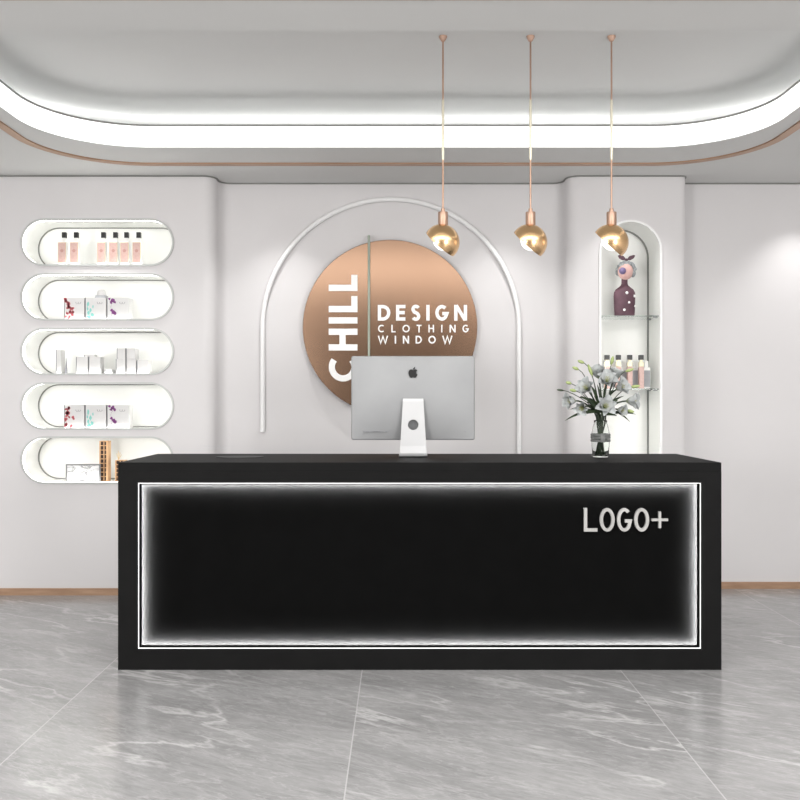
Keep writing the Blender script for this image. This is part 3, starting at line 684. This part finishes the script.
# ================================================================ PENDANTS
DP = 4.42; kP = DP/F
def pendant(label):
    t = thing('pendant_lamp', label, 'lamp', (0, 0, 0), 'gold pendant lamps over the desk')
    zt_ = ZU; zcap = CH-(212-400)*kP; zs = CH-(226-400)*kP
    def R(o): return o
    bm = bmesh.new(); lathe(bm, [(.003, -.026), (.010, -.024), (.020, -.006), (.021, 0)], 20); link('ceiling_rose', bm, 'rose', t, smooth=40).location = (0, 0, ZU)
    bm = bmesh.new(); lathe(bm, [(.0045, zcap), (.0045, ZU-.02)], 12); link('rod', bm, 'rose', t, smooth=50)
    bm = bmesh.new(); lathe(bm, [(.0055, CH-(160-400)*kP), (.0065, CH-(150-400)*kP), (.0065, CH-(101-400)*kP), (.006, CH-(100-400)*kP)], 14); link('painted_glint', bm, 'painted_glint', t, smooth=50)  # reflection on the rod painted as a paler, slightly thicker section
    bm = bmesh.new(); lathe(bm, [(.005, zcap+.02), (.010, zcap+.016), (.011, zcap), (.0235, zcap-.001), (.0245, zcap-.004), (.0245, zs+.004), (.022, zs)], 28); link('socket', bm, 'rose', t, smooth=40)
    # half-dome shade: rotated hemisphere shell
    cz = CH-(242.3-400)*kP; cxo = -1.4*kP; r = 18.2*kP
    bm = bmesh.new(); prof = []
    n = 18
    ph = math.radians(8)
    for k in range(n+1):
        a = -ph+(math.pi/2+ph)*k/n; prof.append((r*math.cos(a) if k < n else .0004, r*.98*math.sin(a)))
    inn = [(max(q-.003, .0003) if k < n else .0003, z-.003*math.sin(max(-ph+(math.pi/2+ph)*k/n, 0))) for k, (q, z) in enumerate(prof)][::-1]
    lathe(bm, prof, 48, cap=False)
    lathe(bm, inn, 48, cap=False); lathe(bm, [inn[-1], prof[0]], 48, cap=False)
    bmesh.ops.remove_doubles(bm, verts=bm.verts, dist=1e-5)
    sh = link('shade', bm, 'gold', t, smooth=60); sh.location = (cxo, 0, cz)
    sh.rotation_euler = Vector((.64, -.30, .72)).normalized().to_track_quat('Z', 'Y').to_euler()
    bm = bmesh.new(); ball(bm, (0, 0, 0), .054, 32, 20); g_ = link('globe', bm, 'globe', t, smooth='all'); g_.location = (1.0*kP, -.004, CH-(239.8-400)*kP)
    return t
M['painted_glint'] = noise_tint(mat('painted_rod_glint', (.95, .86, .66), .25, metal=.55), 3, (.95, .88, .68), (.97, .90, .74))  # pale tone painted in for the rod's reflection
pl = pendant('leftmost gold pendant lamp, hanging in front of the white arch')
pl.location = ((443-400)*kP, DP, 0)
for px, lab in ((530.5, 'middle gold pendant lamp, hanging in front of the plain wall right of the arch'), (611.5, 'rightmost gold pendant lamp, hanging in front of the arched niche')):
    q = copy_tree(pl); q.location = ((px-400)*kP, DP, 0); q['label'] = lab
# keep the lamps' origin at their foot: move empties down to the shade instead of floor level
for o in [x for x in bpy.data.objects if x.name.startswith('pendant_lamp')]:
    o.location.z = ZU
    for ch in o.children: ch.location.z -= ZU

# ================================================================ PRODUCTS
def K(D): return D/F
def floorz(i): return nz_(i)-NH/2+.0005
# --- pink bottles, top niche
DB = 5.995; kB = K(DB)
def pink_bottle():
    t = thing('perfume_bottle', 'x', 'bottle', (0, 0, 0), 'pink bottles in the top niche')
    zt = (265.4-242.5)*kB; w2 = 4.0*kB
    bm = bmesh.new(); box(bm, -w2-.001, w2+.001, -.018, .018, 0, zt+.006, 0, .004); box(bm, -.009, .009+.012, -.009, .009, zt+.006, (265.4-237.5)*kB, 0, .002)
    link('flask', bm, 'frost', t)
    bm = bmesh.new(); box(bm, -w2, w2, -.0200, -.0182, .018, zt, 2)
    box(bm, -w2+.002, w2-.002, -.0210, -.0200, .020, zt-.002, 0)
    lathe_pts = circ(0, zt*.64, .011, 14); prism(bm, lathe_pts, -.0215, -.0210, 'xz', 1)
    for zz_, ww in ((zt*.40, .007), (zt*.36, .005), (.030, .012), (.026, .012)): box(bm, -ww-.004, ww-.004, -.0215, -.0210, zz_, zz_+.0018, 1)
    link('label_plate', bm, ['pink', 'pinkprint', 'gilt'], t)
    bm = bmesh.new(); box(bm, -.010+.006, .0235, -.013, .013, (265.4-237.6)*kB, (265.4-232)*kB, 0, .0015); link('cap', bm, 'black', t)
    return t
pb = pink_bottle()
labs = ['pink bottle at the far left of the top niche', 'second pink bottle from the left in the top niche, before the gap', 'first pink bottle right of the gap in the top niche',
        'pink bottle, second of the four right of the gap in the top niche', 'pink bottle, third of the four right of the gap in the top niche', 'pink bottle at the far right end of the row in the top niche']
for i, px in enumerate((63, 75, 102.2, 114.2, 125.3, 137.4)):
    q = pb if i == 0 else copy_tree(pb)
    q.location = ((px-400)*kB, DB, floorz(0)); q['label'] = labs[i]
# --- printed cartons
DC = 6.02; kC = K(DC)
def blob(bm, cx, cz, r, y, mi, rg, n=10, sx=1):
    pts = [(cx+sx*r*(1+rg.uniform(-.35, .35))*math.cos(2*math.pi*k/n), cz+r*(1+rg.uniform(-.35, .35))*math.sin(2*math.pi*k/n)) for k in range(n)]
    prism(bm, pts, y-.0006, y, 'xz', mi)
def script(bm, x, z, s, y, mi):
    pts = [(x+s*(t*.95+.10*math.cos(t*16)), z+s*(.17*math.sin(t*16)*(1-.3*t))) for t in [k/28 for k in range(29)]]
    for a, b_ in zip(pts, pts[1:]):
        v_ = Vector((b_[0]-a[0], b_[1]-a[1])); 
        if v_.length < 1e-6: continue
        nn = Vector((-v_.y, v_.x)).normalized()*.0009
        prism(bm, [(a[0]-nn.x, a[1]-nn.y), (b_[0]-nn.x, b_[1]-nn.y), (b_[0]+nn.x, b_[1]+nn.y), (a[0]+nn.x, a[1]+nn.y)], y-.0006, y, 'xz', mi)
def carton(kind, wd, ht, seed, label, loc, group):
    rg = random.Random(seed); bm = bmesh.new(); d2 = .045
    box(bm, -wd/2+.0045, wd/2, -d2, d2, 0, ht, 0, .001, 1)
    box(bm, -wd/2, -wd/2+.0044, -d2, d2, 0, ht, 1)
    y = -d2
    if kind == 0:
        for k in range(26):
            z = ht*(.06+.88*rg.random()); x = -wd/2+.008+wd*.42*rg.random()*(1 if z < ht*.6 else .45)*(1 if z > .1*ht else .7)
            blob(bm, x, z, .0065+rg.random()*.005, y, 2, rg, 7)
    elif kind == 1:
        for x, z, r, s in ((.16, .3, .016, .6), (.26, .45, .018, .5), (.14, .72, .02, .35), (.34, .22, .016, .7), (.20, .12, .014, 1.1), (.38, .60, .012, .5), (.12, .5, .012, .5)):
            blob(bm, -wd/2+wd*x, ht*z, r*.9, y, 3, rg, 9, s)
    else:
        for x, z, r in ((.28, .88, .014), (.20, .80, .011), (.36, .80, .010), (.30, .35, .013), (.38, .28, .011), (.22, .42, .010), (.12, .95, .008)):
            blob(bm, -wd/2+wd*x, ht*z, r, y, 4, rg, 8)
        for k in range(12): blob(bm, -wd/2+wd*(.14+.012*k+.05*math.sin(k*.6)), ht*(.08+.065*k), .0022, y, 4, rg, 5)
    script(bm, -wd/2+wd*.56, ht*.76, wd*.30, y, 5)
    o = link('printed_box', bm, ['carton', 'cartondark', 'red', 'teal', 'purple', 'ink'], loc=loc)
    return tag(o, label, 'box', group)
prints = ['red coral', 'teal leaf', 'purple flower']
for ni, where, top, bot in ((1, 'second niche from the top', 298.5, 319.5), (3, 'fourth niche from the top', 405, 427.5)):
    for k, (a, b_) in enumerate(((66.5, 86.7), (87.3, 108.3), (108.9, 131))):
        zf = floorz(ni); zt = CH-(top-400)*kC
        carton(k, (b_-a)*kC-.001, zt-zf, 10*ni+k, 'white box with a %s print, standing in the %s' % (prints[k], where), ((a+b_-800)/2*kC, DC, zf), 'printed boxes in the ' + where)
# small jar on top of the teal box
zt = CH-(298.5-400)*kC
jr = thing('cream_jar', 'small white jar with a grey base tilted on top of the teal printed box', 'jar', ((101.5-400)*kC, DC, zt+.0005))
bm = bmesh.new(); prism(bm, [(-.036, 0), (.036, 0), (.034, .018), (-.030, .018)], -.03, .03, 'xz'); link('base', bm, 'greylabel', jr)
bm = bmesh.new(); lathe(bm, [(.030, .0185), (.031, .024), (.027, .045), (.020, .056), (.004, .060)], 24); link('lid', bm, 'carton', jr, smooth=40)
# --- white cartons, middle niche
def wbox(x0, x1, y0, y1, label, D=6.02, base=None, name='white_box', dep=.04, m_='carton'):
    k = K(D); zf = floorz(2) if base is None else base; zt = CH-(y0-400)*k
    bm = bmesh.new(); wd = (x1-x0)*k-.0028
    box(bm, -wd/2+.004, wd/2, -dep, dep, 0, zt-zf, 0, .0012, 1)
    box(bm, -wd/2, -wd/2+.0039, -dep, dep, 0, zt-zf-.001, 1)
    o = link(name, bm, [m_, 'ink'], loc=((x0+x1-800)/2*k, D, zf)); tag(o, label, 'box', 'white boxes in the middle niche'); return zt
wbox(58, 63.2, 350, 372, 'tall narrow white box at the left end of the middle niche')
zt1 = wbox(78, 90, 357, 372, 'left one of the joined pair of low white boxes in the middle niche')
wbox(90.4, 102.4, 357, 372, 'right one of the joined pair of low white boxes in the middle niche')
wbox(85.5, 96, 354.8, 357, 'flat white box lying across the joined pair in the middle niche', base=zt1+.0006, dep=.03)
zt2 = wbox(117.5, 127.3, 359.2, 373, 'white box at the bottom left of the stack of four in the middle niche')
wbox(127.7, 137.8, 359.2, 373, 'white box at the bottom right of the stack of four in the middle niche')
wbox(118.5, 127.3, 348.5, 358.8, 'white box at the top left of the stack of four in the middle niche', base=zt2+.0006)
wbox(127.7, 137.3, 348.5, 358.8, 'white box at the top right of the stack of four in the middle niche', base=zt2+.0006)
wbox(138.3, 150, 360, 373, 'single white box at the right end of the middle niche')
wbox(106.5, 114, 369.5, 373, 'very low flat white box in the gap of the middle niche')
bm = bmesh.new(); kk = K(6.02); lathe(bm, [(.008, 0), (.007, .03), (.003, .085), (.001, .112)], 16)
tag(link('dark_cone', bm, 'ink', smooth=40, loc=((67.3-400)*kk, 6.0, floorz(2))), 'slim dark pointed cone beside the tall narrow white box', 'ornament')
# --- bottom niche
kk = K(6.02); z0 = floorz(4)
pf = thing('picture_frame', 'grey framed marble print leaning in the lowest niche, left of the wooden rack', 'picture', ((84.3-400)*kk, 6.0, z0))
hw_, ht_ = 17.3*kk, CH-(464-400)*K(6.0)-z0
bm = bmesh.new(); ring(bm, [(-hw_, 0), (hw_, 0), (hw_, ht_), (-hw_, ht_)], [(-hw_+.009, .009), (hw_-.009, .009), (hw_-.009, ht_-.009), (-hw_+.009, ht_-.009)], -.006, .006, 'xz'); link('frame', bm, 'pewter', pf)
bm = bmesh.new(); box(bm, -hw_+.0091, hw_-.0091, -.001, .004, .0091, ht_-.0091); link('print', bm, 'marblepic', pf)
def rack(px0, px1, pyt, label, rows_, cols):
    k = K(6.06); t = thing('wooden_rack', label, 'rack', ((px0+px1-800)/2*k, 6.06, z0), 'wooden racks in the lowest niche')
    wd = (px1-px0)*k; ht = CH-(pyt-400)*k-z0
    bm = bmesh.new(); cw = (wd-.006)/cols; chh = (ht-.004)/rows_; y0, y1 = -.03, .03
    for c_ in range(cols+1):
        x = -wd/2+.003+c_*cw; box(bm, x-.003, x+.003, y0, y1, 0, ht) if c_ in (0,) else (box(bm, x-.002, x+.002, y0, y1, 0, ht) if c_ < cols else box(bm, x-.010, x+.003, y0, y1, 0, ht))
    for r_ in range(rows_+1): box(bm, -wd/2+.004, wd/2-.004, y0+.002, y1-.002, r_*chh, r_*chh+.0045)
    link('frame', bm, 'wood', t)
    bm = bmesh.new(); box(bm, -wd/2+.004, wd/2-.004, y0+.012, y1-.004, .004, ht-.004); link('cells', bm, 'hole', t)
rack(100.8, 109.5, 440.8, 'tall wooden rack with two columns of dark cells in the lowest niche', 9, 2)
rack(116.5, 126, 460, 'short wooden rack half hidden behind the left corner of the desk', 5, 2)
k = K(6.06); bm = bmesh.new()
for a, h_ in ((-.3, .045), (-.05, .06), (.2, .05), (.5, .04)): tube(bm, [(0, 0, 0), (math.sin(a)*h_, .004, math.cos(a)*h_)], .0016, 6)
tag(link('reed_sticks', bm, 'gilt', loc=((119-400)*k, 6.05, CH-(460-400)*k+.002)), 'small bunch of golden sticks on top of the short wooden rack', 'ornament')

# --- arched niche: doll
DF = 6.08; kF = K(DF)
dl = thing('doll_figurine', 'plum polka dot doll with grey curls and a bow on the upper glass shelf', 'figurine', ((624.5-400)*kF, DF, SZ[0]+.0005))
zf = lambda py: CH-(py-400)*kF-SZ[0]
fx_ = lambda px: (px-624.5)*kF
B = [(.068, 0), (.0705, .04), (.072, .10), (.0735, .14), (.071, .165), (.060, .185), (.040, .200), (.026, .212), (.021, .225), (.021, .255)]
bm = bmesh.new(); lathe(bm, B, 28, sy=.6); link('dress', bm, 'dress', dl, smooth=50)
bm = bmesh.new()
for px, py, rr_ in ((625.3, 293.6, .010), (633.2, 296.5, .010), (627.6, 303, .008), (634, 306.5, .007), (622.8, 310.5, .009)):
    x, z = fx_(px), zf(py); rad = .0725; yy = -.6*math.sqrt(max(rad*rad-x*x, .0001)) 
    ball(bm, (x, yy, z), rr_, 12, 8, sc3=(1, .5, 1))
tag(link('polka_dots', bm, 'dot', dl, smooth='all'), 'white dots on the dress')
hc = Vector((fx_(626.2), 0, zf(271)))
bm = bmesh.new(); ball(bm, (hc.x-.008, -.012, hc.z-.006), .054, 24, 16, sc3=(.95, .95, 1.05)); hd = link('head', bm, 'skin', dl, smooth='all')
bm = bmesh.new(); ball(bm, (fx_(620.3), -.062, zf(272.3)), .0235, 18, 12); link('nose', bm, 'nose', hd, smooth='all')
bm = bmesh.new(); rg = random.Random(5)
for k in range(210):
    a = rg.uniform(0, 2*math.pi); el = rg.uniform(-.55, 1.45); v_ = Vector((math.cos(a)*math.cos(el), math.sin(a)*math.cos(el), math.sin(el)))
    front = v_.y < -.15
    if front and v_.z < .55 and v_.x < .62: continue
    p = hc+Vector((v_.x*.060, v_.y*.056+.006, v_.z*.060)); ball(bm, p, rg.uniform(.009, .014), 8, 6)
link('curly_hair', bm, 'hair', dl, smooth='all')
bm = bmesh.new(); zb_ = zf(260.2)
for s in (-1, 1):
    c_ = [(0, 0), (s*.020, .026), (s*.047, .034), (s*.058, .030), (s*.050, .012), (s*.028, -.002)]
    prism(bm, [(hc.x+x, zb_+z) for x, z in c_], -.012, -.002, 'xz')
ball(bm, (hc.x, -.007, zb_), .011, 12, 8)
link('bow', bm, 'dress', dl)
# --- bottles on the lower glass shelf
DQ = 6.02; kQ = K(DQ); zsf = SZ[1]+.0005; zq = lambda py: CH-(py-400)*kQ-zsf
def capped():
    t = thing('lotion_bottle', 'x', 'bottle', (0, 0, 0), 'black capped bottles on the lower glass shelf')
    bm = bmesh.new(); w2 = 2.4*kQ; box(bm, -w2, w2, -.020, .020, 0, zq(367), 0, .003); link('flask', bm, 'pink', t)
    bm = bmesh.new(); box(bm, -w2*.95, w2*.95, -.018, .018, zq(366.9), zq(362), 0, .004); box(bm, -.009, .009, -.009, .009, zq(362.2), zq(359.8), 0); link('shoulder', bm, 'cream', t)
    bm = bmesh.new(); box(bm, -.0155, .0155, -.0155, .0155, zq(359.8), zq(355), 0, .002); link('cap', bm, 'black', t)
    return t
cb_ = capped()
for i, (px, lab) in enumerate(((607, 'leftmost pink bottle with a black cap on the lower glass shelf, above the lilies'), (618.3, 'second from the left of the black-capped bottles on the lower glass shelf'),
                               (629.6, 'third from the left of the black-capped bottles on the lower glass shelf'), (641, 'rightmost pink bottle with a black cap on the lower glass shelf'))):
    q = cb_ if i == 0 else copy_tree(cb_); q.location = ((px-400)*kQ, DQ, zsf); q['label'] = lab
DG = 6.09; kG = K(DG); zg = lambda py: CH-(py-400)*kG-zsf
def greyb():
    t = thing('toner_bottle', 'x', 'bottle', (0, 0, 0), 'grey labelled bottles behind the capped ones')
    w2 = 3.4*kG; bm = bmesh.new(); box(bm, -w2, w2, -.020, .020, 0, zg(367.5), 0, .003); box(bm, -.013, .013, -.013, .013, zg(367.6), zg(361), 0, .002); link('flask', bm, 'frost', t)
    bm = bmesh.new(); box(bm, -w2-.0005, w2+.0005, -.0215, -.0205, .012, zg(370.5)); link('label_plate', bm, 'greylabel', t); return t
gb = greyb()
for i, (px, lab) in enumerate(((612.5, 'leftmost grey-labelled bottle, behind the gap of the first two black-capped bottles'), (624, 'grey-labelled bottle between and behind the second and third black-capped bottles'),
                               (635.3, 'grey-labelled bottle between and behind the third and fourth black-capped bottles'), (646.0, 'grey-labelled bottle at the right end, behind the last black-capped bottle'))):
    q = gb if i == 0 else copy_tree(gb); q.location = ((px-400)*kG, DG, zsf); q['label'] = lab
